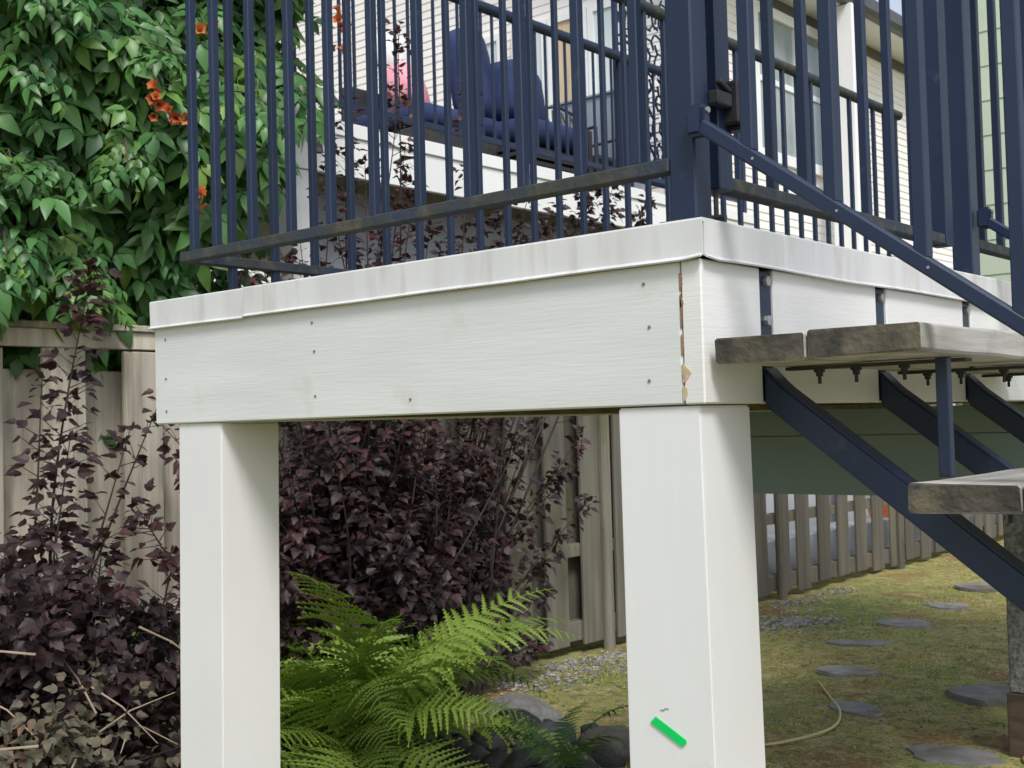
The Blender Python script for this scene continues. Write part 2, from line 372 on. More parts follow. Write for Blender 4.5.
# ================================================================== STAIR
st = thing('stair', (.9, .6, 0), 'navy steel stair with weathered timber treads bolted to the deck side', 'stairs')
RISE, RUN = .2055, .278
zs_ = lambda x: 1.518 - .76 * x
for yc in (.193, .62, 1.05):
    s_ = MB().prism([(.0, zs_(0) + .012), (.03, zs_(0.03) + .004), (1.95, zs_(1.95)), (1.95, zs_(1.95) - .062), (.0, zs_(0) - .050)], 'y', yc - .021, yc + .021).build('stringer', NAVY, st, bev=.004, seg=2)
    pl = MB().box(-.036, -.0035, yc - .0185, yc + .0185, 1.476, 1.6795).build('mounting_plate', NAVY, st, bev=.001)
    for z in (1.664, 1.602, 1.492):
        MB().tube([(-.004, yc + .001, z), (.003, yc + .001, z)], .0085, 6).build('bolt', BOLT, pl)
def wob_board(x0, x1, y0, y1, zt, th, seed):
    n = 26; prof = [(x0 + .0025, zt), (x1 - .0025, zt), (x1, zt - .003), (x1, zt - th + .004), (x1 - .004, zt - th), (x0 + .003, zt - th), (x0, zt - th + .004), (x0, zt - .003)]
    vs = []; k = len(prof)
    for i in range(n + 1):
        y = y0 + (y1 - y0) * i / n
        for j, (x, z) in enumerate(prof):
            a = noise.noise((x * 9 + seed, y * 7, z * 30)) * .0025
            e = random.uniform(-.002, .002) if i in (0, n) else 0
            vs.append((x + a * .5, y + e, z + a))
    fs = [(i * k + j, i * k + (j + 1) % k, (i + 1) * k + (j + 1) % k, (i + 1) * k + j) for i in range(n) for j in range(k)]
    fs += [tuple(range(k)), tuple(n * k + j for j in range(k))[::-1]]
    me = MB().raw(vs, fs).mesh('tread_board', [TREAD, TREADEND])
    for p in me.polygons:
        if abs(p.normal.y) > .8: p.material_index = 1
    return me
boltm = MB(); boltm.tube([(0, 0, 0), (0, 0, -.005)], .012, 6); boltm.tube([(0, 0, -.004), (0, 0, -.0125)], .0078, 6); boltm.tube([(0, 0, -.012), (0, 0, -.026)], .0042, 8)
boltm = boltm.mesh('tread_bolt', STEEL_D)
for k in range(7):
    X = .0145 + RUN * k; zt = 1.566 - RISE * k
    for i, (a, b) in enumerate(((0, .1395), (.1425, .300))):
        o = piece('tread_board', wob_board(a, b, 0, 1.235, 0, .037 if i == 0 else .0385, k * 3.3 + i * 1.7), st, (X, .008 + .004 * i, zt + .0025 * i))
    for yc in (.193, .62, 1.05):
        MB().box(X + .005, X + .285, yc + .014, yc + .040, zt - .0435, zt - .0385).build('tread_bracket', STEEL_D, st)
        for bx in (.055, .115, .190, .250): piece('tread_bolt', boltm, st, (X + bx, yc + .029, zt - .0437), scale=(.7, .7, .85))
    if k < 6:
        MB().box(X + .262, X + .279, .153, .1705, zt - RISE + .001, zt - .0385).build('riser_bar', NAVY, st, bev=.0015)

# ================================================================== FENCE (shadowbox, boards on both faces of the rails)
fence = thing('fence', (-3.83, 6, 0), 'weathered grey brown wooden shadowbox fence running behind the garden', 'fence')
FX = -3.83
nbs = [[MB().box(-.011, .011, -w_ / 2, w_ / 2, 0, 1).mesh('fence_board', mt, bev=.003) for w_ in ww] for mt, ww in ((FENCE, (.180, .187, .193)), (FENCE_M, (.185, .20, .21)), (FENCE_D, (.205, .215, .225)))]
P_ = .364; k = 0; y = 1.155 - 14 * P_
while y < 15.5:
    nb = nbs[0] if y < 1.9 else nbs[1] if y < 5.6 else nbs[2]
    top = 1.822 + random.uniform(-.004, .004); bot = .045 + random.uniform(-.02, .02)
    o = piece('fence_board', random.choice(nb), fence, (FX, y + random.uniform(-.008, .008), bot), rot=(random.uniform(-.006, .006), 0, 0)); o.scale = (1, 1, top - bot)
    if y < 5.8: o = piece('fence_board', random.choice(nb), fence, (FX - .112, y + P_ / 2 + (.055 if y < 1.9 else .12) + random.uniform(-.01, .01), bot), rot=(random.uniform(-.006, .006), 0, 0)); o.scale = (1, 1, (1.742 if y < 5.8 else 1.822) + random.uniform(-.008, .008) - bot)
    y += P_
for (z0, z1) in ((.07, .19), (.60, .68), (1.835, 1.90)):
    for j in range(9):
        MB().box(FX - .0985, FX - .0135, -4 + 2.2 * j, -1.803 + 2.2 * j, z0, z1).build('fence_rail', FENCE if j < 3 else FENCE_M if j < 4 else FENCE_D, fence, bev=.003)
for j in range(9):
    MB().box(FX - .013, FX + .013, -4 + 2.2 * j, -1.803 + 2.2 * j, 1.828, 1.906).build('cap_rail', FENCE, fence, bev=.004)
    MB().box(FX - .125, FX + .030, -4 + 2.2 * j, -1.803 + 2.2 * j, 1.9065, 1.935).build('cap_board', FENCE, fence, bev=.004)
for y in (-2.7, -.35, 3.06, 4.93, 7.28, 9.6, 11.9, 14.2):
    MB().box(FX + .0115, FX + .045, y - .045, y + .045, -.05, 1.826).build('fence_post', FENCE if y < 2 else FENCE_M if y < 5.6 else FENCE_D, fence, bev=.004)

# ================================================================== GREEN HOUSE END WALL
gh = thing('green_house', (-.1, 4.2, 1.2), 'pale green clad house wall standing at the far end of the deck', 'house')
nb_ = 18
for k in range(nb_):
    z0 = 1.745 + k * .155
    MB().prism([(3.953, z0 + .1545), (3.975, z0 + .1545), (3.975, z0), (3.949, z0)], 'x', -1.10, 1.0).build('siding_board', GREENW, gh)
MB().box(-1.095, .995, 3.976, 5.4, 1.2, 4.6).build('wall', GREENW, gh)
MB().prism([(-1.35, 4.6), (1.1, 4.6), (-.12, 5.1)], 'y', 3.85, 5.5).build('roof', M('green_house_roof', (.06, .06, .065), (.09, .09, .09), scale=30, rough=.9), gh)

# ================================================================== NEIGHBOUR HOUSE
SIDE = M('beige_siding', (.84, .80, .77), (.80, .765, .735), scale=2, rough=.6)
NW = M('neighbour_white_trim', (.82, .82, .81), (.76, .76, .76), scale=2, rough=.5)
GREYW = M('grey_render', (.36, .36, .37), (.32, .32, .33), scale=3, rough=.9)
ROOF = M('dark_shingle', (.05, .05, .055), (.09, .085, .085), scale=20, rough=.95)
GLASS = M('sky_reflection_glass', (.22, .26, .28), (.32, .36, .38), scale=1.2, rough=.06, spec=.8)  # base colour lightened to stand for sky reflected in the panes
PANE = M('painted_reflection_glass', (.50, .60, .62), (.62, .68, .68), scale=1.2, rough=.08, spec=.6)  # pale reflection painted into the base colour
CURT = M('tan_curtain', (.62, .50, .34), (.50, .39, .26), scale=7, stretch=(8, 8, .3), rough=.9)
nh = thing('neighbour_house', (-8, 12, 0), 'beige lap sided neighbouring house with white trimmed windows behind the fence', 'house')
EX = .085
XW, YB = -5.2, 8.0
# long side wall (faces the garden) and gable end (faces the deck)
slm = MB().prism([(-.004, EX), (.006, EX), (.014, 0), (-.004, 0)], 'y', -5.4, 5.4).mesh('siding_board', SIDE)
for k in range(52): piece('siding_board', slm, nh, (XW, YB + 5.42, 1.62 + EX * k))
MB().box(XW - .004, XW + .012, YB + .04, 18.8, .0, 1.615).build('render_plinth', M('pale_render', (.46, .48, .51), (.40, .42, .45), scale=1.5, rough=.85), nh)
for k in range(86):
    z = .32 + EX * k
    xe = XW + .022 if z < 5.95 else XW - (z - 5.95) / .46
    xw_ = -13.0 if z < 5.95 else -13 + (z - 5.95) / .46
    if xe - xw_ > .2:
        MB().prism([(YB + .004, z + EX), (YB - .006, z + EX), (YB - .014, z), (YB + .004, z)], 'x', xw_, xe - .03).build('siding_board', SIDE, nh)
MB().box(-13, XW - .005, YB + .005, 18.8, 0, 5.98).build('wall', GREYW, nh)
MB().prism([(-13.0, 5.98), (XW - .01, 5.98), (-9.1, 7.72)], 'y', YB + .006, 18.7).build('gable_wall', GREYW, nh)
MB().box(XW - .03, XW + .03, YB - .03, YB + .09, .3, 5.95).build('corner_trim', NW, nh)
MB().box(XW - .02, XW + .03, 18.82, 18.95, .3, 5.95).build('corner_trim', NW, nh)
for s_ in (1, -1):
    rb = MB()
    e = XW + .47 if s_ == 1 else -13.5
    q = [(e, 5.95), (-9.1, 7.95), (-9.1, 8.1), (e, 6.10)]
    rb.prism(q, 'y', YB - .45, 19.2).build('roof', ROOF, nh)
MB().box(XW + .012, XW + .45, YB - .4, 19.1, 5.90, 5.93).build('soffit', NW, nh)
gt = MB().prism([(XW + .455, 5.90), (XW + .455, 6.06), (XW + .59, 6.06), (XW + .57, 5.95), (XW + .53, 5.90)], 'y', YB - .44, 19.15).build('gutter', M('dark_gutter', (.08, .085, .095), (.11, .11, .12), scale=4, rough=.4), nh)
def window(parent, y0, y1, z0, z1, x=XW + .02):
    f = MB(); t = .11
    f.box(x, x + .045, y0, y0 + t, z0, z1).box(x, x + .045, y1 - t, y1, z0, z1).box(x, x + .05, y0 + t, y1 - t, z0, z0 + t).box(x, x + .05, y0 + t, y1 - t, z1 - t, z1)
    ym = (y0 + y1) / 2; f.box(x, x + .04, ym - .05, ym + .05, z0 + t, z1 - t)
    w_ = f.build('window', NW, parent)
    MB().box(x - .01, x + .012, y0 + t, ym - .05, z0 + t, z1 - t).build('pane', GLASS, w_)
    MB().box(x - .01, x + .012, ym + .05, y1 - t, z0 + t, z1 - t).build('pane', GLASS, w_)
    zm = z0 + (z1 - z0) * .52
    MB().box(x + .013, x + .03, y0 + t, ym - .05, zm - .03, zm + .03).build('sash_bar', NW, w_)
    MB().box(x + .013, x + .03, ym + .05, y1 - t, zm - .03, zm + .03).build('sash_bar', NW, w_)
MB().box(XW + .02, XW + .035, YB + .1, 18.8, 5.78, 5.895).build('eave_shade_strip', M('eave_shade', (.10, .10, .105), rough=.8), nh)  # dark strip standing in for the shadow band under the eave
window(nh, 9.55, 11.45, 4.12, 5.76)
# patio door and side window on the gable end
def door_panel(x0, x1, z0, z1, pane, name):
    t = .07; f = MB(); y = YB - .07
    f.box(x0, x0 + t, y, y + .05, z0, z1).box(x1 - t, x1, y, y + .05, z0, z1).box(x0 + t, x1 - t, y, y + .05, z0, z0 + t).box(x0 + t, x1 - t, y, y + .05, z1 - t, z1)
    d = f.build(name, NW, nh)
    MB().box(x0 + t, x1 - t, y + .02, y + .04, z0 + t, z1 - t).build('pane', pane, d); return d
door_panel(-7.02, -6.56, 3.3, 5.50, PANE, 'patio_door')
door_panel(-6.55, -6.06, 3.3, 5.50, CURT, 'patio_door')
door_panel(-6.05, -5.66, 3.3, 5.50, PANE, 'patio_door')
door_panel(-7.75, -7.15, 4.35, 5.50, PANE, 'window')
# porch column in front of the side wall
pc = thing('porch_column', (-4.75, 11.0, 0), 'broad white square porch column standing in front of the beige wall', 'column')
MB().box(-4.92, -4.62, 10.78, 11.06, .0, 5.895).build('shaft', NW, pc, bev=.01)
MB().box(-4.97, -4.57, 10.73, 11.11, 2.75, 3.15).build('plinth', NW, pc, bev=.01)

# ---------------------------------------------------------------- neighbour deck
nd = thing('neighbour_deck', (-6, 5.5, 0), 'high white edged deck on a white post beyond the fence', 'deck')
DZ = 3.25
MB().box(-4.43, -4.39, 2.82, 8.12, 2.935, DZ - .085).build('fascia_board', NW, nd, bev=.003)
MB().box(-4.44, -4.375, 2.815, 8.13, DZ - .083, DZ).build('edge_trim', NW, nd, bev=.003)
MB().box(-9.0, -4.435, 2.82, 2.86, 2.935, DZ).build('fascia_board', NW, nd, bev=.003)
MB().box(-9.0, -4.445, 2.865, 7.92, DZ - .06, DZ - .005).build('floor', FLOORW, nd)
MB().box(-4.575, -4.40, 2.87, 3.035, 0, 2.933).build('post', NW, nd, bev=.004)
MB().box(-4.80, -4.72, 3.04, 7.95, 0, 2.93).build('under_deck_shade_wall', M('under_deck_shade_grey', (.27, .28, .31), (.24, .25, .28), scale=2, rough=.8), nd)  # sheet set well forward, its grey stands for the shade under the deck
for k in range(11): MB().box(-6.4, -4.44, 3.1 + .45 * k, 3.14 + .45 * k, 2.96, DZ - .065).build('joist', GREYW, nd)
nr = thing('railing', (-4.45, 5.5, DZ), 'slim dark railing around the neighbouring high deck', 'railing')
MB().tube([(-4.45, 2.9, 4.275), (-4.45, 8.0, 4.275)], .038, 10).build('top_rail', NAVY, nr, smooth=True)
MB().box(-4.47, -4.43, 2.9, 8.0, 3.355, 3.39).build('bottom_rail', NAVY, nr)
nbm = MB().box(-.008, .008, -.008, .008, 3.39, 4.26).mesh('baluster', NAVY)
for k in range(44): piece('baluster', nbm, nr, (-4.45, 2.95 + .115 * k, 0))
for y in (2.9, 8.0): MB().box(-4.475, -4.425, y - .025, y + .025, DZ, 4.3).build('post', NAVY, nr)
# ornate screen
sc_ = thing('metal_screen', (-4.52, 6.55, DZ), 'ornate dark cut metal privacy screen behind the neighbouring railing', 'screen')
MB().box(-4.535, -4.505, 6.20, 6.245, DZ, 5.05).build('frame', NAVY, sc_); MB().box(-4.535, -4.505, 6.985, 7.03, DZ, 5.05).build('frame', NAVY, sc_)
MB().box(-4.535, -4.505, 6.246, 6.984, 4.98, 5.05).build('frame', NAVY, sc_); MB().box(-4.535, -4.505, 6.246, 6.984, DZ + .1, DZ + .16).build('frame', NAVY, sc_)
fm = MB()
for i in range(7):
    for j in range(15):
        y = 6.30 + .108 * i + .03 * math.sin(j * 2.1 + i); z = DZ + .22 + .108 * j + .03 * math.cos(i * 1.7 + j)
        a = (i * 1.9 + j * .8)
        for q in range(3):
            t = a + q * 2.09; fm.bar((-4.52, y, z), (-4.52, y + .075 * math.cos(t), z + .075 * math.sin(t)), .012, .014, up=(1, 0, 0))
fm.build('fretwork', NAVY, sc_)
# furniture
NC = M('navy_cushion', (.018, .030, .085), (.03, .046, .125), scale=4, rough=.9, bump=.3, bscale=14)
PINK = M('pink_cushion', (.75, .30, .36), (.80, .40, .45), scale=6, rough=.9)
WCU = M('white_cushion', (.85, .82, .83), (.80, .74, .76), scale=6, rough=.9)
def cushion(name, c, s, mat, parent, rot=(0, 0, 0), p=.55, cat=None):
    vs = []; fs = []; n = 10; m_ = 14
    def sp(v, e): return math.copysign(abs(v) ** e, v)
    for i in range(n + 1):
        a = -PI / 2 + PI * i / n
        for j in range(m_):
            b_ = 2 * PI * j / m_
            vs.append((s[0] * sp(math.cos(a), p) * sp(math.cos(b_), p), s[1] * sp(math.cos(a), p) * sp(math.sin(b_), p), s[2] * sp(math.sin(a), p)))
    for i in range(n):
        for j in range(m_): fs.append((i * m_ + j, i * m_ + (j + 1) % m_, (i + 1) * m_ + (j + 1) % m_, (i + 1) * m_ + j))
    me = raw_mesh(name, vs, fs, mat, True)
    o = bpy.data.objects.new(name, me); COL.objects.link(o)
    if parent: o.parent = parent
    o.location = Vector(c) - (wloc(parent) if parent else Vector((0, 0, 0))); o.rotation_euler = rot; return o
sf = thing('patio_sofa', (-5.75, 5.15, DZ), 'patio sofa with blue seat cushion on the neighbouring deck', 'sofa')
cushion('seat_cushion', (-5.66, 5.27, 3.77), (.42, .52, .09), NC, sf, p=.35)
MB().box(-6.08, -5.24, 4.78, 5.78, 3.42, 3.66).build('frame', STEEL_D, sf, bev=.01)
for x in (-6.04, -5.28):
    for y in (4.82, 5.74): MB().box(x - .03, x + .03, y - .03, y + .03, DZ, 3.42).build('leg', STEEL_D, sf)
MB().box(-6.12, -6.02, 4.78, 5.78, 3.66, 4.10).build('backrest', STEEL_D, sf, bev=.01)
tag(cushion('pillow', (-5.62, 5.02, 4.02), (.12, .30, .17), PINK, None, rot=(0, -.25, .5), p=.5), 'pink pillow lying on the blue patio sofa seat', 'pillow')
tag(cushion('pillow', (-5.70, 5.0, 4.27), (.12, .30, .18), WCU, None, rot=(0, -.25, .45), p=.5), 'white and blush pillow propped above the pink one on the sofa', 'pillow')
ac = thing('patio_armchair', (-5.45, 6.05, DZ), 'high backed patio armchair with thick navy cushions and slatted base', 'armchair')
cushion('back_cushion', (-5.50, 5.62, 4.20), (.16, .30, .38), NC, ac, rot=(0, -.1, .6), p=.45)
cushion('back_cushion', (-5.42, 6.05, 4.12), (.18, .34, .26), NC, ac, rot=(0, -.1, .3), p=.45)
cushion('seat_cushion', (-5.30, 6.05, 3.74), (.38, .45, .10), NC, ac, p=.4)
for k in range(6): MB().box(-5.82, -4.98, 5.6, 6.5, 3.30 + .055 * k, 3.33 + .055 * k).build('base_slat', STEEL_D, ac)
for x in (-5.80, -5.0):
    for y in (5.63, 6.47): MB().box(x - .025, x + .025, y - .025, y + .025, DZ, 3.66).build('leg', STEEL_D, ac)
MB().box(-5.84, -5.02, 6.51, 6.56, 3.8, 3.86).build('arm', STEEL_D, ac); MB().box(-5.06, -5.02, 6.51, 6.56, 3.26, 3.80).build('arm_post', STEEL_D, ac)
mc = thing('metal_chair', (-5.35, 7.0, DZ), 'black wrought metal patio chair with diamond lattice back', 'chair')
def mbar(nm, *ps, r=.014): MB().tube(ps, r, 6).build(nm, STEEL_D, mc)
for y in (6.75, 7.25):
    mbar('leg', (-5.6, y, DZ), (-5.55, y, 3.7), (-5.68, y, 4.22)); mbar('leg', (-5.1, y, DZ), (-5.12, y, 3.95)); mbar('arm', (-5.58, y, 3.93), (-5.12, y, 3.95))
mbar('back_rail', (-5.68, 6.75, 4.22), (-5.70, 7.0, 4.27), (-5.68, 7.25, 4.22)); mbar('back_rail', (-5.57, 6.75, 3.78), (-5.57, 7.25, 3.78))
for k in range(4):
    mbar('lattice_bar', (-5.57, 6.75 + .125 * k, 3.78), (-5.68, 6.875 + .125 * k, 4.22), r=.008); mbar('lattice_bar', (-5.57, 6.875 + .125 * k, 3.78), (-5.68, 6.75 + .125 * k, 4.22), r=.008)
MB().box(-5.6, -5.1, 6.75, 7.25, 3.68, 3.71).build('seat', STEEL_D, mc)
gc = thing('storage_cabinet', (-5.5, 7.55, DZ), 'grey boarded patio cabinet in front of the glass doors', 'cabinet')
GC = M('grey_cabinet', (.27, .30, .35), (.23, .26, .31), scale=3, stretch=(4, 4, .5), rough=.7, rnd=.1)
for k in range(6): MB().box(-6.05 + .122 * k, -5.932 + .122 * k, 7.35, 7.38, DZ + .02, 4.40).build('panel', GC, gc, bev=.004)
MB().box(-6.05, -5.32, 7.382, 7.80, DZ + .02, 4.395).build('body', GC, gc)
MB().box(-6.07, -5.30, 7.33, 7.81, 4.402, 4.425).build('top', GC, gc, bev=.004)

# things just behind the fence
rb = thing('raised_bed', (-4.35, 10.4, 0), 'long white rendered raised bed just behind the fence', 'raised bed')
MB().box(-4.55, -4.20, 6.8, 14.5, 0, .40).build('wall', M('white_render', (.42, .45, .49), (.36, .39, .43), scale=2, rough=.8), rb, bev=.01)
tr = thing('planter_trough', (-4.35, 11.2, .4), 'orange terracotta trough standing on the white raised bed', 'planter')
MB().prism([(-4.46, .402), (-4.24, .402), (-4.21, .53), (-4.49, .53)], 'y', 10.4, 12.3).build('trough', M('terracotta', (.55, .17, .07), (.48, .14, .06), scale=5, rough=.8), tr)
MB().box(-4.485, -4.215, 10.41, 12.29, .5302, .536).build('soil', M('dark_soil', (.03, .022, .016), rough=1), tr)
bi = thing('storage_bin', (-4.35, 5.95, 0), 'red plastic bin with blue lid glimpsed through the fence gap', 'bin')
MB().prism([(-4.5, 0), (-4.2, 0), (-4.15, 1.05), (-4.55, 1.05)], 'y', 5.80, 6.15).build('tub', M('red_plastic', (.55, .03, .03), rough=.4), bi)
MB().box(-4.57, -4.13, 5.78, 6.17, 1.052, 1.13).build('lid', M('blue_plastic', (.03, .08, .35), rough=.4), bi, bev=.01)

# ================================================================== STONES, GRAVEL, LITTER
STONE = M('river_stone', (.042, .044, .046), (.085, .085, .08), scale=9, rough=.75, bump=.4, bscale=30, rnd=.45)
SLATE = M('stepping_stone', (.19, .187, .18), (.27, .265, .25), scale=9, rough=.85, bump=.6, bscale=25, rnd=.2, c3=(.12, .10, .05), c3scale=6, c3lo=.5, c3hi=.75)
def rock_mesh(name, mat, seed, sub=2, flat=1., rough_=.22):
    b = bmesh.new(); bmesh.ops.create_icosphere(b, subdivisions=sub, radius=1)
    for v in b.verts:
        n = noise.noise(v.co * 1.1 + Vector((seed, seed * .7, 0))) * rough_ * 1.6 + noise.noise(v.co * 2.7 + Vector((0, seed, 0))) * rough_ * .5
        v.co *= 1 + n; v.co.z *= flat
    me = bpy.data.meshes.new(name); b.to_mesh(me); b.free(); me.materials.append(mat); me.shade_smooth(); return me
rmesh = [rock_mesh('river_stone', STONE, i * 5.3, 2, .68, .34) for i in range(7)]
placed = []
def try_place(x, y, r):
    for (a, b_, c) in placed:
        if (a - x) ** 2 + (b_ - y) ** 2 < (.86 * (c + r)) ** 2: return False
    placed.append((x, y, r)); return True
n_ = 0; tries = 0
while n_ < 60 and tries < 6000:
    tries += 1
    t = random.random(); u = random.uniform(-1, 1)
    x = -3.02 + .95 * t + .12 * u; y = 2.50 + .36 * t + .42 * u
    r = random.choice((.035, .045, .05, .06, .075))
    if not try_place(x, y, r): continue
    o = bpy.data.objects.new('river_stone', random.choice(rmesh)); COL.objects.link(o)
    o.location = (x, y, gz(x, y) + r * .35); o.scale = (r * random.uniform(.9, 1.25), r * random.uniform(.8, 1.1), r); o.rotation_euler = (random.uniform(-.2, .2), random.uniform(-.2, .2), random.uniform(0, 6.3))
    tag(o, 'smooth dark river stone in the heap beside the fern', 'stone', 'river stones beside the fern'); n_ += 1
def one_rock(x, y, sx, sy, sz, seed, label, rz=0, mat=None, dz=.3, c=(.2, .2, .19)):
    mt = mat or M('boulder', c, tuple(q * .65 for q in c), scale=3, rough=.85, bump=.5, bscale=14)
    o = bpy.data.objects.new('boulder', rock_mesh('boulder', mt, seed, 3, 1., .16)); COL.objects.link(o)
    o.location = (x, y, gz(x, y) + sz * dz); o.scale = (sx, sy, sz); o.rotation_euler = (0, 0, rz); tag(o, label, 'rock')
one_rock(-2.30, 2.86, .15, .12, .10, 3.3, 'large rounded tan grey boulder beside the right white post', .4, c=(.17, .16, .13))
one_rock(-2.58, 2.80, .115, .09, .08, 8.1, 'dark slate grey boulder left of the tan one', 1.0, c=(.085, .09, .095))
one_rock(-3.0, 3.10, .40, .17, .05, 5.2, 'long flat pale grey rock lying behind the stone heap', 2.45, c=(.24, .235, .22))
one_rock(-2.86, 2.88, .12, .10, .08, 9.4, 'black wet looking boulder under the flat grey rock', .8, c=(.035, .037, .042))
one_rock(-2.42, 2.56, .055, .05, .045, 1.4, 'small pale cream pebble at the front of the stones', .3, c=(.45, .41, .34))
def stepping(x, y, r, el, seed, label, rz=0., th=.035, tilt=0.):
    n = 18; poly = [(r * (1 + .30 * noise.noise((math.cos(2 * PI * i / n) * 1.3 + seed, math.sin(2 * PI * i / n) * 1.3, 0))) * math.cos(2 * PI * i / n), r * el * (1 + .34 * noise.noise((math.cos(2 * PI * i / n) * 2.1 + seed, math.sin(2 * PI * i / n) * 2.1, 4))) * math.sin(2 * PI * i / n)) for i in range(n)]
    me = MB().prism(poly, 'z', -.06, th * .3).mesh('stepping_stone', SLATE, bev=.010, seg=2, smooth=True)
    o = bpy.data.objects.new('stepping_stone', me); COL.objects.link(o); o.location = (x, y, gz(x, y) + .004); o.rotation_euler = (tilt, 0, rz)
    tag(o, label, 'stepping stone', 'stepping stones across the moss')
stepping(-2.56, 6.65, .19, .95, 1.1, 'proud dark round stepping stone in the middle of the mossy ground', 0, .055)
stepping(-2.18, 4.97, .17, .85, 2.2, 'grey stepping stone left of centre with a raised dark edge', .5, .045)
stepping(-2.61, 7.60, .19, .8, 3.3, 'faint flat stepping stone behind the proud round one', 0, .012)
stepping(-2.47, 5.77, .19, .6, 4.4, 'sunken grey stepping stone half grown over by moss', .3, .012)
stepping(-2.67, 8.55, .24, .9, 5.5, 'farthest brownish stepping stone near the fence end', 0, .04)
stepping(-1.75, 4.19, .18, .62, 6.6, 'low pale stepping stone beyond the hose', -.4, .014)
stepping(-1.06, 3.62, .20, .75, 7.7, 'nearest stepping stone at the bottom right by the pier', .2, .02)
stepping(-1.27, 4.75, .24, .85, 8.8, 'thick pale grey slab leaning against the pier', .3, .075)
stepping(-3.2, 6.3, .21, .6, 9.9, 'crumbled grey stone patch close to the fence foot', 1.6, .012)
# gravel
GRAV = M('gravel', (.17, .165, .155), (.27, .26, .245), scale=20, rough=.9, island=.5)
def octa(V, Fs, x, y, z, r):
    n = len(V); q = [random.uniform(.7, 1.2) * r for _ in range(6)]
    V += [(x + q[0], y + q[1] * .3, z), (x, y + q[1], z), (x - q[2], y, z), (x - q[1] * .3, y - q[3], z), (x, y, z + q[4] * .75), (x, y, z - q[5] * .5)]
    Fs += [tuple(n + i for i in f) for f in ((0, 1, 4), (1, 2, 4), (2, 3, 4), (3, 0, 4), (1, 0, 5), (2, 1, 5), (3, 2, 5), (0, 3, 5))]
V = []; Fs = []
for _ in range(6000):
    y = random.uniform(1.5, 8.2)
    x = -3.78 + abs(random.gauss(0, .30 if y < 6.5 else .13)) + random.uniform(0, .1)
    if noise.noise((x * 2.2, y * 2.2, 1.)) < .0 and random.random() < .85: continue
    if y > 5.3 and random.random() < .75: continue
    r = random.uniform(.006, .016); octa(V, Fs, x, y, gz(x, y) + r * .35, r)
for _ in range(230):
    a = random.gauss(0, .22); b_ = random.gauss(0, .22); x = -3.2 + a * .8; y = 6.3 + b_; r = random.uniform(.008, .022); octa(V, Fs, x, y, gz(x, y) + r * .3, r)
for _ in range(700):
    x = random.uniform(-3.2, -.4); y = random.uniform(2.6, 7); r = random.uniform(.004, .012); octa(V, Fs, x, y, gz(x, y) + r * .3, r)
g_ = bpy.data.objects.new('gravel', raw_mesh('gravel', V, Fs, GRAV)); COL.objects.link(g_); tag(g_, 'loose pale grey gravel strewn along the foot of the fence', 'gravel', kind='stuff')
# short turf and moss tufts
V = []; Fs = []
for _ in range(60000):
    x = random.uniform(-3.7, .3); y = 2.2 + 9.5 * random.random() ** 1.5
    d = noise.noise((x * 1.3, y * 1.3, 9.)) + .5 * noise.noise((x * 4, y * 4, 2.))
    if d < -.05 or random.random() > .35 + d: continue
    z = gz(x, y); a = random.uniform(0, 6.28); h_ = random.uniform(.006, .022); wd = .004; l = random.uniform(0, .014)
    n = len(V); V += [(x - wd * math.cos(a), y - wd * math.sin(a), z - .002), (x + wd * math.cos(a), y + wd * math.sin(a), z - .002), (x + l * math.sin(a), y - l * math.cos(a), z + h_)]; Fs.append((n, n + 1, n + 2))
TURF = M('short_turf', (.27, .29, .05), (.41, .34, .11), scale=1.3, rough=.9, island=.45)
g_ = bpy.data.objects.new('short_turf', raw_mesh('short_turf', V, Fs, TURF)); COL.objects.link(g_); tag(g_, 'short mossy turf over the damp ground', 'grass', kind='stuff')
STRAW = M('straw', (.42, .34, .18), (.30, .23, .12), scale=6, rough=.8, island=.3)
mb = MB()
for _ in range(90):
    x = random.uniform(-3.3, -.5); y = random.uniform(2.6, 7.5); a = random.uniform(0, PI); l = random.uniform(.05, .22)
    mb.tube([(x + l * t * math.cos(a + .5 * t), y + l * t * math.sin(a + .5 * t), gz(x, y) + .012 + .01 * math.sin(t * 3)) for t in (0, .5, 1)], .0022, 4)
o = mb.build('plant_litter', STRAW); tag(o, 'dry straw and twigs scattered over the moss', 'litter', kind='stuff')
HOSE = M('pale_hose', (.55, .46, .22), (.48, .40, .2), scale=5, rough=.5)
def gp(x, y, z=.012): return (x, y, gz(x, y) + z)
def smooth_pts(P, n=8):
    out = []
    for i in range(len(P) - 1):
        p0 = Vector(P[max(i - 1, 0)]); p1 = Vector(P[i]); p2 = Vector(P[i + 1]); p3 = Vector(P[min(i + 2, len(P) - 1)])
        for k in range(n):
            t = k / n; out.append(.5 * ((2 * p1) + (-p0 + p2) * t + (2 * p0 - 5 * p1 + 4 * p2 - p3) * t * t + (-p0 + 3 * p1 - 3 * p2 + p3) * t ** 3))
    out.append(Vector(P[-1])); return out
o = MB().tube(smooth_pts([gp(-1.95, 3.0), gp(-1.72, 3.33), gp(-1.66, 3.7), gp(-1.78, 4.05), gp(-1.98, 4.35), gp(-2.18, 4.62)]), .0065, 8).build('cord', HOSE, smooth=True)
tag(o, 'pale cream cord curving over the moss beside the right post', 'cord')
o = MB().tube(smooth_pts([gp(-.35, 3.55), gp(-.72, 3.62), gp(-.80, 3.75), gp(-.70, 3.95, .05), gp(-.45, 4.0, .09), gp(-.2, 3.9, .05)]), .0085, 8).build('hose', M('yellow_hose', (.50, .31, .07), (.44, .27, .06), scale=5, rough=.5), smooth=True)
tag(o, 'yellow hose loop lying at the foot of the grey pier', 'hose')

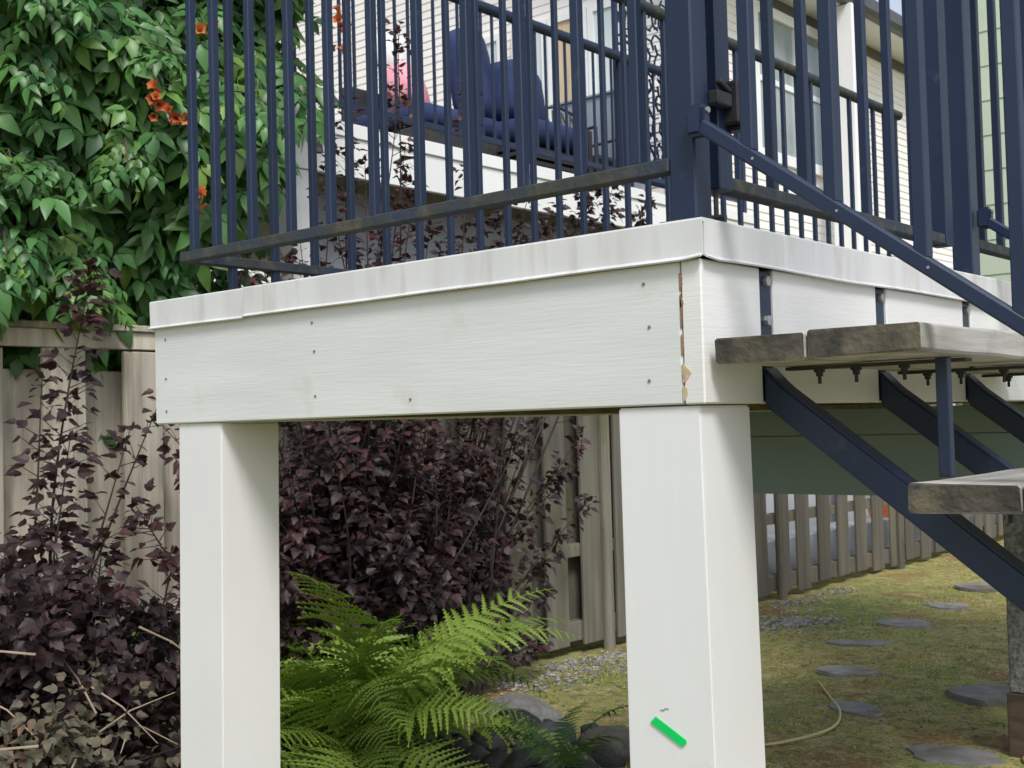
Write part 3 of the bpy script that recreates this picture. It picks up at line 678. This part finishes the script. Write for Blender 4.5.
# ================================================================== PLANTS
def frame(p, d, n, s=1.):
    d = Vector(d).normalized(); n = Vector(n)
    x = d.cross(n)
    if x.length < 1e-4: x = d.cross(Vector((.3, .5, .8)))
    x.normalize(); z = x.cross(d)
    return Matrix(((x.x * s, d.x * s, z.x * s, p[0]), (x.y * s, d.y * s, z.y * s, p[1]), (x.z * s, d.z * s, z.z * s, p[2]), (0, 0, 0, 1)))
def leaflet(V, Fs, M4, L, W, fold=.25, droop=.25, st=(0, .18, .42, .70, 1.), wd=(.06, .78, 1., .62, 0)):
    """folded pointed leaf, tip along +Y of M4"""
    n = len(V)
    for t, q in zip(st, wd):
        y = L * t; z = -droop * L * t * t; hw = W * .5 * q
        V.append(tuple(M4 @ Vector((-hw, y, z + hw * fold)))); V.append(tuple(M4 @ Vector((0, y, z)))); V.append(tuple(M4 @ Vector((hw, y, z + hw * fold))))
    for i in range(len(st) - 1):
        a = n + 3 * i; Fs.append((a, a + 1, a + 4, a + 3)); Fs.append((a + 1, a + 2, a + 5, a + 4))
def compound_leaf(seed):
    r = random.Random(seed); V = []; Fs = []
    npair = r.choice((2, 3, 3)); L = .21; I = Matrix.Identity(4)
    for k in range(npair):
        t = .38 + .5 * k / max(1, npair - 1); y = L * t; z = -.28 * L * t * t
        for s in (-1, 1):
            d = Vector((s * .86, .5 + r.uniform(-.15, .15), -.32 + r.uniform(-.15, .1)))
            leaflet(V, Fs, frame((s * .004, y, z), d, (0, 0, 1)), r.uniform(.078, .105), r.uniform(.042, .054), .3, r.uniform(.15, .45))
    leaflet(V, Fs, frame((0, L * .92, -.28 * L * .85), (r.uniform(-.1, .1), .85, -.45), (0, 0, 1)), r.uniform(.095, .12), .055, .3, .3)
    n = len(V)
    V += [(-.0018, 0, 0), (.0018, 0, 0), (.0018, L * .95, -.26 * L), (-.0018, L * .95, -.26 * L), (0, 0, -.003), (0, L * .95, -.26 * L - .003)]
    Fs += [(n, n + 1, n + 2, n + 3), (n, n + 3, n + 5, n + 4), (n + 1, n + 4, n + 5, n + 2)]
    return V, Fs
def lobed_leaf(seed):
    r = random.Random(seed); k = r.uniform(.9, 1.1)
    out = [(.0, 0), (.17, .02), (.27, .12), (.34, .20), (.42, .42), (.33, .43), (.25, .47), (.27, .60), (.19, .70), (.12, .84), (.0, 1.0)]
    V = []; Fs = []
    f = r.uniform(.0, .24); dr = r.uniform(.1, .5)
    mid = [(0, 0), (0, .05), (0, .14), (0, .22), (0, .36), (0, .42), (0, .47), (0, .58), (0, .70), (0, .84), (0, 1.04)]
    for s in (-1, 1):
        n = len(V)
        for (x, y), (mx, my) in zip(out, mid):
            V.append((s * x * k, y, x * f - dr * y * y)); V.append((0, my, -dr * my * my))
        for i in range(len(out) - 1):
            a = n + 2 * i
            Fs.append((a, a + 1, a + 3, a + 2) if s < 0 else (a, a + 2, a + 3, a + 1))
    n = len(V); V += [(-.012, -.35, .02), (.012, -.35, .02), (0, .02, 0)]; Fs.append((n, n + 1, n + 2))
    return V, Fs
def plant_leaves(parent, variants, xf, mat, name, nparts=300, seed=1):
    """the leaves nearest the viewer become parts, the others one joined part"""
    r = random.Random(seed)
    ms = [raw_mesh(name, V, F, mat, True) for V, F in variants]
    fw = _f
    def key(m):
        v = m.translation - CAM; z = v.dot(fw)
        px = abs(v.dot(c_right) / z); py = abs(v.dot(c_up) / z)
        return v.length + (0 if px < .43 and py < .33 else 30)
    order = sorted(xf, key=key)
    stride = order[: int(nparts * 1.6)]; r.shuffle(stride)
    parts = stride[:nparts]; ids = set(id(m) for m in parts)
    for m in parts: piece(name, r.choice(ms), parent, mat4=m)
    VV = []; FF = []; n = 0; po = np.array(wloc(parent))
    arr = [(np.array(V), F) for V, F in variants]
    for m in order:
        if id(m) in ids: continue
        V, F = r.choice(arr); A = np.array(m)
        VV.append(V @ A[:3, :3].T + A[:3, 3] - po)
        FF += [tuple(n + i for i in f) for f in F]; n += len(V)
    if VV:
        me = raw_mesh('foliage', np.concatenate(VV).tolist(), FF, mat, True)
        o = bpy.data.objects.new('foliage', me); COL.objects.link(o); o.parent = parent; o['kind'] = 'stuff'
def rvec(r, s=1.): return Vector((r.gauss(0, s), r.gauss(0, s), r.gauss(0, s)))

# ---- trumpet vine over the fence
VINE = M('vine_leaf', (.046, .135, .042), (.08, .19, .05), scale=2.0, rough=.42, spec=.45, island=.4, trans=.18, tcol=(.10, .22, .03), c3=(.13, .22, .035), c3scale=1.5, c3lo=.52, c3hi=.68)
VSTEM = M('vine_stem', (.09, .07, .04), (.06, .05, .03), scale=8, rough=.85)
vine = thing('trumpet_vine', (-4.4, 1.2, 0), 'dense trumpet vine with orange flowers mounded over the fence', 'vine')
vr = random.Random(5)
def vine_x(y, z):                    # front of the mound
    n = noise.noise((y * 1.2, z * 1.2, 2.)) * .42 + noise.noise((y * 2.9, z * 2.9, 6.)) * .30
    edge = max(0., y - 1.9) * .18
    return -3.86 + n - edge - max(0, z - 2.6) * .05 - (0.12 if z < 1.95 else 0)
xf = []
for i in range(8500):
    y = vr.uniform(-1.6, 3.0); z = vr.uniform(1.93, 4.6)
    ye = 1.93 if z < 2.75 else min(2.8, 1.93 + (z - 2.75) * 1.7)
    if y > ye + .18 * noise.noise((z * 3, 1, 1)): continue
    dep = abs(vr.gauss(0, .22)) if i < 5600 else vr.uniform(.15, .9)
    x = vine_x(y, z) - dep
    if z < 1.98 and x < -3.76 and x > -4.0: x = -3.76 + vr.uniform(0, .1)
    if z < 2.12 and x > -4.0: continue
    n = Vector((.8, -.35, .75)) + rvec(vr, .35)
    d = Vector((.55, -.15, -.75)) + rvec(vr, .45)
    d = d - n.normalized() * d.dot(n.normalized()) * .6
    xf.append(frame((x, y, z), d, n, vr.uniform(.88, 1.35)))
for i in range(700):                 # leaves hanging on the neighbour's side of the fence
    n = Vector((.8, -.35, .75)) + rvec(vr, .35)
    xf.append(frame((vr.uniform(-4.6, -4.12), vr.uniform(-1.4, 2.0), vr.uniform(.6, 1.95)), Vector((.55, -.15, -.75)) + rvec(vr, .45), n, vr.uniform(.75, 1.2)))
for i in range(500):                 # deeper growth beside the neighbour's deck post
    n = Vector((.8, -.35, .75)) + rvec(vr, .35)
    xf.append(frame((vr.uniform(-5.0, -4.3), vr.uniform(1.3, 2.55), vr.uniform(1.85, 3.0)), Vector((.55, -.15, -.75)) + rvec(vr, .45), n, vr.uniform(.8, 1.2)))
vstems = []
for i in range(60):                  # shoots that stand proud of the mass and carry leaves in two rows
    y = vr.uniform(-1.2, 1.8); z = vr.uniform(2.1, 4.2); x = vine_x(y, z) - .12
    d = Vector((.8, vr.uniform(-.8, .6), vr.uniform(-.1, .5))).normalized(); p = Vector((x, y, z)); pts = [p.copy()]
    L = vr.uniform(.3, .6); st_ = 9
    for q in range(st_):
        d = (d + Vector((0, 0, -.11))).normalized(); p = p + d * L / st_; pts.append(p.copy())
        if q > 1:
            for s in (-1, 1):
                side = d.cross(Vector((0, 0, 1))).normalized() * s
                xf.append(frame(p, side * .75 + d * .5 + Vector((0, 0, -.35)) + rvec(vr, .15), Vector((.3, -.1, .9)) + rvec(vr, .2), vr.uniform(.7, 1.1) * (1 - .35 * q / st_)))
    vstems.append(pts)
plant_leaves(vine, [compound_leaf(i) for i in range(6)], xf, VINE, 'leaf', 300, 2)
tm = MB()
for pts in vstems: tm.tube(pts, [.006 - .0004 * i for i in range(len(pts))], 5)
for k in range(7):
    y0 = -1.2 + .45 * k; tm.tube(smooth_pts([(-4.3, y0, 0), (-4.2 + vr.uniform(-.1, .1), y0 + .1, 1.2), (-4.15, y0 + vr.uniform(-.3, .3), 2.2), (-4.3, y0 + vr.uniform(-.5, .5), 3.3), (-4.4, y0 + vr.uniform(-.5, .5), 4.2)]), .022, 6)
tm.build('stem', VSTEM, vine)
FLOW = M('orange_flower', (.52, .17, .05), (.42, .09, .035), scale=12, rough=.5, trans=.15)
def trumpet(mb, p, d, L):
    d = Vector(d).normalized(); p = Vector(p); a = d.cross(Vector((.2, .1, 1))).normalized(); b_ = d.cross(a); n = len(mb.v)
    for t, r_ in ((0, .10), (.55, .16), (.85, .26), (1., .52)):
        for k in range(10):
            q = 2 * PI * k / 10; rr_ = r_ * (1 if t < .9 or k % 2 == 0 else .72)
            mb.v.append(tuple(p + d * (L * t) + (a * math.cos(q) + b_ * math.sin(q)) * (rr_ * L)))
    for i in range(3):
        for k in range(10): mb.f.append((n + i * 10 + k, n + i * 10 + (k + 1) % 10, n + (i + 1) * 10 + (k + 1) % 10, n + (i + 1) * 10 + k))
def at_x(px, py, X):
    d = _f + c_right * ((px - 512) / FPX) - c_up * ((py - 384) / FPX); return CAM + d * ((X - CAM.x) / d.x)
for (px, py, nfl) in ((201, 30, 3), (158, 104, 5), (174, 118, 4), (202, 200, 5), (341, 22, 6), (336, 46, 4)):
    c = at_x(px, py, -3.50 if px < 300 else -4.0)
    cl = None
    for q in range(nfl):
        mb = MB(); trumpet(mb, c + rvec(vr, .022), Vector((.8, -.7, .1)) + rvec(vr, .5), vr.uniform(.042, .065))
        if cl is None: cl = mb.build('flower_cluster', FLOW, vine, smooth=True)
        else: mb.build('flower', FLOW, cl, smooth=True)

# ---- purple leaved ninebark shrubs
PURP = M('purple_leaf', (.026, .017, .019), (.040, .022, .024), scale=2.5, rough=.5, spec=.3, island=.5, trans=.10, tcol=(.16, .03, .03), c3=(.085, .030, .026), c3scale=2.2, c3lo=.55, c3hi=.75)
PSTEM = M('dark_stem', (.035, .022, .02), (.025, .016, .016), scale=9, rough=.7)
LOBED = [lobed_leaf(i) for i in range(6)]
def shrub(label, base, tips, density, seed, spread=.10, mat=PURP, lsize=(.040, .080), nparts=300, t0=.15, group='purple shrubs along the fence', name='ninebark_shrub', twig=1.):
    r = random.Random(seed); t_ = thing(name, base, label, 'shrub', group); xf = []; mb = MB()
    for (tp_, n_l, *bias) in tips:
        bias = bias[0] if bias else .8
        b0 = Vector(base) + Vector((r.gauss(0, .10), r.gauss(0, .12), 0)); tp_ = Vector(tp_)
        mid = b0.lerp(tp_, .5) + Vector((r.gauss(0, .06), r.gauss(0, .06), .18 * (tp_ - b0).length * .3))
        pts = smooth_pts([b0, mid, tp_], 9); mb.tube(pts, [.010 - .0085 * i / (len(pts) - 1) for i in range(len(pts))], 5)
        for k in range(int(n_l * density)):
            t = t0 + (1 - t0) * r.random() ** bias; q = t * (len(pts) - 1); i = min(int(q), len(pts) - 2); p = pts[i].lerp(pts[i + 1], q - i)
            ax = (pts[i + 1] - pts[i]).normalized(); side = ax.cross(rvec(r)).normalized()
            tw = spread * r.uniform(.15, 1) * (1.15 - .75 * t) * twig
            e = p + side * tw + ax * tw * .6
            if tw > .05 and r.random() < .35: mb.tube([p, e], [.0022, .0012], 4)
            d = side * .9 + ax * .45 + Vector((0, 0, -.35)) + rvec(r, .25)
            xf.append(frame(e, d, Vector((.35, -.25, .8)) + rvec(r, .35), r.uniform(*lsize) * (1.05 - .3 * t)))
        for q in range(3):           # tuft at the tip
            xf.append(frame(tp_, (tp_ - mid).normalized() + rvec(r, .5), rvec(r, 1), lsize[0] * .9))
    plant_leaves(t_, LOBED, xf, mat, 'leaf', nparts, seed)
    mb.build('stem', PSTEM, t_); return t_
def fan(r, n, c, s, nl):
    return [((c[0] + r.gauss(0, s[0]), c[1] + r.gauss(0, s[1]), c[2] + r.gauss(0, s[2])), nl) for _ in range(n)]
r_ = random.Random(21)
tipsA = fan(r_, 34, (-3.15, .60, .86), (.20, .34, .14), 44) + fan(r_, 20, (-3.0, .9, .68), (.2, .3, .15), 40)
tipsA += [(tuple(at_x(92, 268, -3.35)), 90, .6), (tuple(at_x(42, 378, -3.2)), 30), (tuple(at_x(70, 440, -3.1)), 36), (tuple(at_x(130, 430, -3.3)), 34), (tuple(at_x(160, 400, -3.4)), 20)]
shrub('dark purple leaved shrub left of the left post, with one tall shoot', (-3.35, .75, 0), tipsA, 2.5, 31, .16, lsize=(.042, .084))
tipsB = fan(r_, 60, (-3.35, 2.25, 1.30), (.18, .40, .22), 50) + fan(r_, 34, (-3.38, 3.0, 1.25), (.13, .30, .26), 46) + fan(r_, 24, (-3.2, 2.4, .85), (.2, .45, .2), 44)
for px, py, X in ((300, 240, -3.5), (333, 150, -3.5), (345, 100, -3.5), (330, 190, -3.5), (392, 200, -3.45), (405, 150, -3.45), (398, 30, -3.5), (400, 90, -3.5), (430, 225, -3.4), (350, 235, -3.4), (380, 235, -3.4), (415, 185, -3.4), (290, 265, -3.5), (262, 262, -3.5), (240, 280, -3.5), (365, 160, -3.5)): tipsB.append((tuple(at_x(px, py, X)), 36, .26))
shrub('broad dark purple shrub filling the space between the two posts', (-3.42, 2.3, 0), tipsB, 1.75, 41, .17)
tipsC = fan(r_, 14, (-3.45, 3.35, 1.05), (.10, .22, .34), 44)
for px, py in ((582, 432), (560, 470), (575, 466), (558, 540), (548, 590), (530, 430), (590, 500), (545, 640)): tipsC.append((tuple(at_x(px, py, -3.5)), 44, .6))
for px, py in ((478, 225), (500, 215), (530, 190), (560, 205), (585, 195), (600, 185), (612, 210), (640, 215), (615, 180), (650, 200), (520, 225), (470, 90), (545, 225), (450, 235)): tipsC.append((tuple(at_x(px, py, -3.4)), 56, .28))
shrub('loose open purple shrub with twigs reaching across the fence boards', (-3.45, 2.95, 0), tipsC, 1.7, 51, .12)
DRY = M('faded_shrub_leaf', (.13, .105, .075), (.075, .08, .05), scale=3, rough=.7, island=.5, trans=.1, c3=(.16, .07, .05), c3scale=2., c3lo=.56, c3hi=.7)
tipsD = fan(r_, 50, (-2.78, .40, .52), (.22, .28, .17), 30)
shrub('low faded shrub of brown and grey green leaves in the bottom left corner', (-2.95, .45, 0), tipsD, 1.0, 61, .12, mat=DRY, lsize=(.036, .062), name='faded_shrub', group=None, t0=.25)
tw = MB(); rr2 = random.Random(4)
for _ in range(16):
    p = Vector((-2.75 + rr2.gauss(0, .2), .5 + rr2.gauss(0, .25), .55 + rr2.gauss(0, .18))); d = rvec(rr2).normalized(); tw.tube([p, p + d * .14 + Vector((0, 0, .02)), p + d * .3], [.004, .003, .0015], 5)
o = tw.build('dead_twigs', M('bleached_twig', (.36, .29, .21), (.26, .2, .15), scale=8, rough=.8)); tag(o, 'bare bleached twigs caught in the faded shrub at bottom left', 'twigs', kind='stuff')

# ---- ferns
FERN = M('fern_frond', (.20, .32, .05), (.33, .45, .085), scale=1.6, rough=.5, spec=.35, trans=.25, tcol=(.24, .40, .03), rnd=.4)
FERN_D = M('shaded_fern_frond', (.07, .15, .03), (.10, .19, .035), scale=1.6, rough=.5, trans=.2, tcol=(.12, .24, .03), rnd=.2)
def frond_mesh(seed, mat, L=1., arch=1.25):
    r = random.Random(seed); V = []; Fs = []; NP = 24
    pts = []; a = r.uniform(1.15, 1.35); p = Vector((0, 0, 0)); n = 48
    for i in range(n + 1):
        pts.append(p.copy()); a -= arch / n * (.5 + 1.1 * i / n); p = p + Vector((0, math.cos(a), math.sin(a))) * (L / n)
    bend = r.uniform(-.28, .28)
    for i, q in enumerate(pts): q.x += bend * (i / n) ** 2 * L
    mb = MB(); mb.tube(pts, [.0042 * (1 - .8 * i / n) * L for i in range(n + 1)], 5, cap=False); V += mb.v; Fs += mb.f
    for k in range(NP):
        t = .16 + .83 * (k / (NP - 1)) ** .92; q = t * n; i = min(int(q), n - 1); c = pts[i].lerp(pts[i + 1], q - i); ax = (pts[i + 1] - pts[i]).normalized()
        u = (t - .16) / .84
        wlen = L * .20 * (min(1, .45 + u * 2.1) if u < .3 else 1) * max(.06, 1 - u ** 2.2) * r.uniform(.78, 1.08)
        for s in (-1, 1):
            d = Vector((s, 0, 0)) * .92 + ax * (.28 + .3 * u + r.uniform(-.14, .14)) + Vector((0, 0, r.uniform(-.12, .12))); d.normalize(); nrm = d.cross(ax) * s
            if nrm.z < 0 and u < .7: nrm = -nrm
            dr = r.uniform(.08, .35); T = 7
            axp = [c + d * (wlen * j / T) - Vector((0, 0, 1)) * (dr * wlen * (j / T) ** 2) for j in range(T + 1)]
            for j in range(T):
                hw = wlen * .125 * r.uniform(.8, 1.25) * (1 - (j / T) ** 1.6) + .001
                h2 = wlen * .125 * (1 - ((j + 1) / T) ** 1.6)
                m_ = len(V); V += [tuple(axp[j] + ax * (hw * .6)), tuple(axp[j + 1] + ax * (h2 * .6)), tuple(axp[j + 1] - ax * (h2 * .6)), tuple(axp[j] - ax * (hw * .6))]; Fs.append((m_, m_ + 1, m_ + 2, m_ + 3))
                for ss in (-1, 1):
                    tip = axp[j].lerp(axp[j + 1], .75) + ax * (ss * hw) + nrm * .004
                    m_ = len(V); V += [tuple(axp[j]), tuple(axp[j + 1]), tuple(tip)]; Fs.append((m_, m_ + 1, m_ + 2))
    return raw_mesh('frond', V, Fs, mat)
fms = [frond_mesh(i, FERN, 1., 1.15 + .12 * i) for i in range(6)]
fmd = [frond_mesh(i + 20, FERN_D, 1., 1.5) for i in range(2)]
def fern(loc, label, specs, meshes, seed):
    r = random.Random(seed); t_ = thing('fern', loc, label, 'fern', 'ferns among the stones')
    for az, L, tilt in specs:
        o = piece('frond', r.choice(meshes), t_, Vector(loc) + Vector((r.gauss(0, .03), r.gauss(0, .03), .06)), rot=(tilt, r.uniform(-.5, .5), az)); o.scale = (L, L, L)
    return t_
r_ = random.Random(77)
specs = [(2 * PI * k / 44 + r_.uniform(-.12, .12), r_.uniform(.85, 1.25), r_.uniform(-.38, .18)) for k in range(44)]
specs += [(2 * PI * k / 8 + .2, r_.uniform(.6, .8), r_.uniform(.05, .25)) for k in range(8)]
specs += [(2 * PI * k / 15 + r_.uniform(-.2, .2), r_.uniform(.75, 1.15), r_.uniform(-.70, -.35)) for k in range(15)]
specs += [(2.28 + d_, 1.25, -.30 + .5 * d_) for d_ in (-.22, -.08, .05, .2)]
fern((-2.93, 1.93, .0), 'big bright green fern arching between the two white posts', specs, fms, 9)
fern((-2.05, 2.25, .0), 'small dark green fern in front of the river stones', [(k * 1.05 + .3, .42 + .05 * (k % 3), -.1) for k in range(6)], fmd, 10)
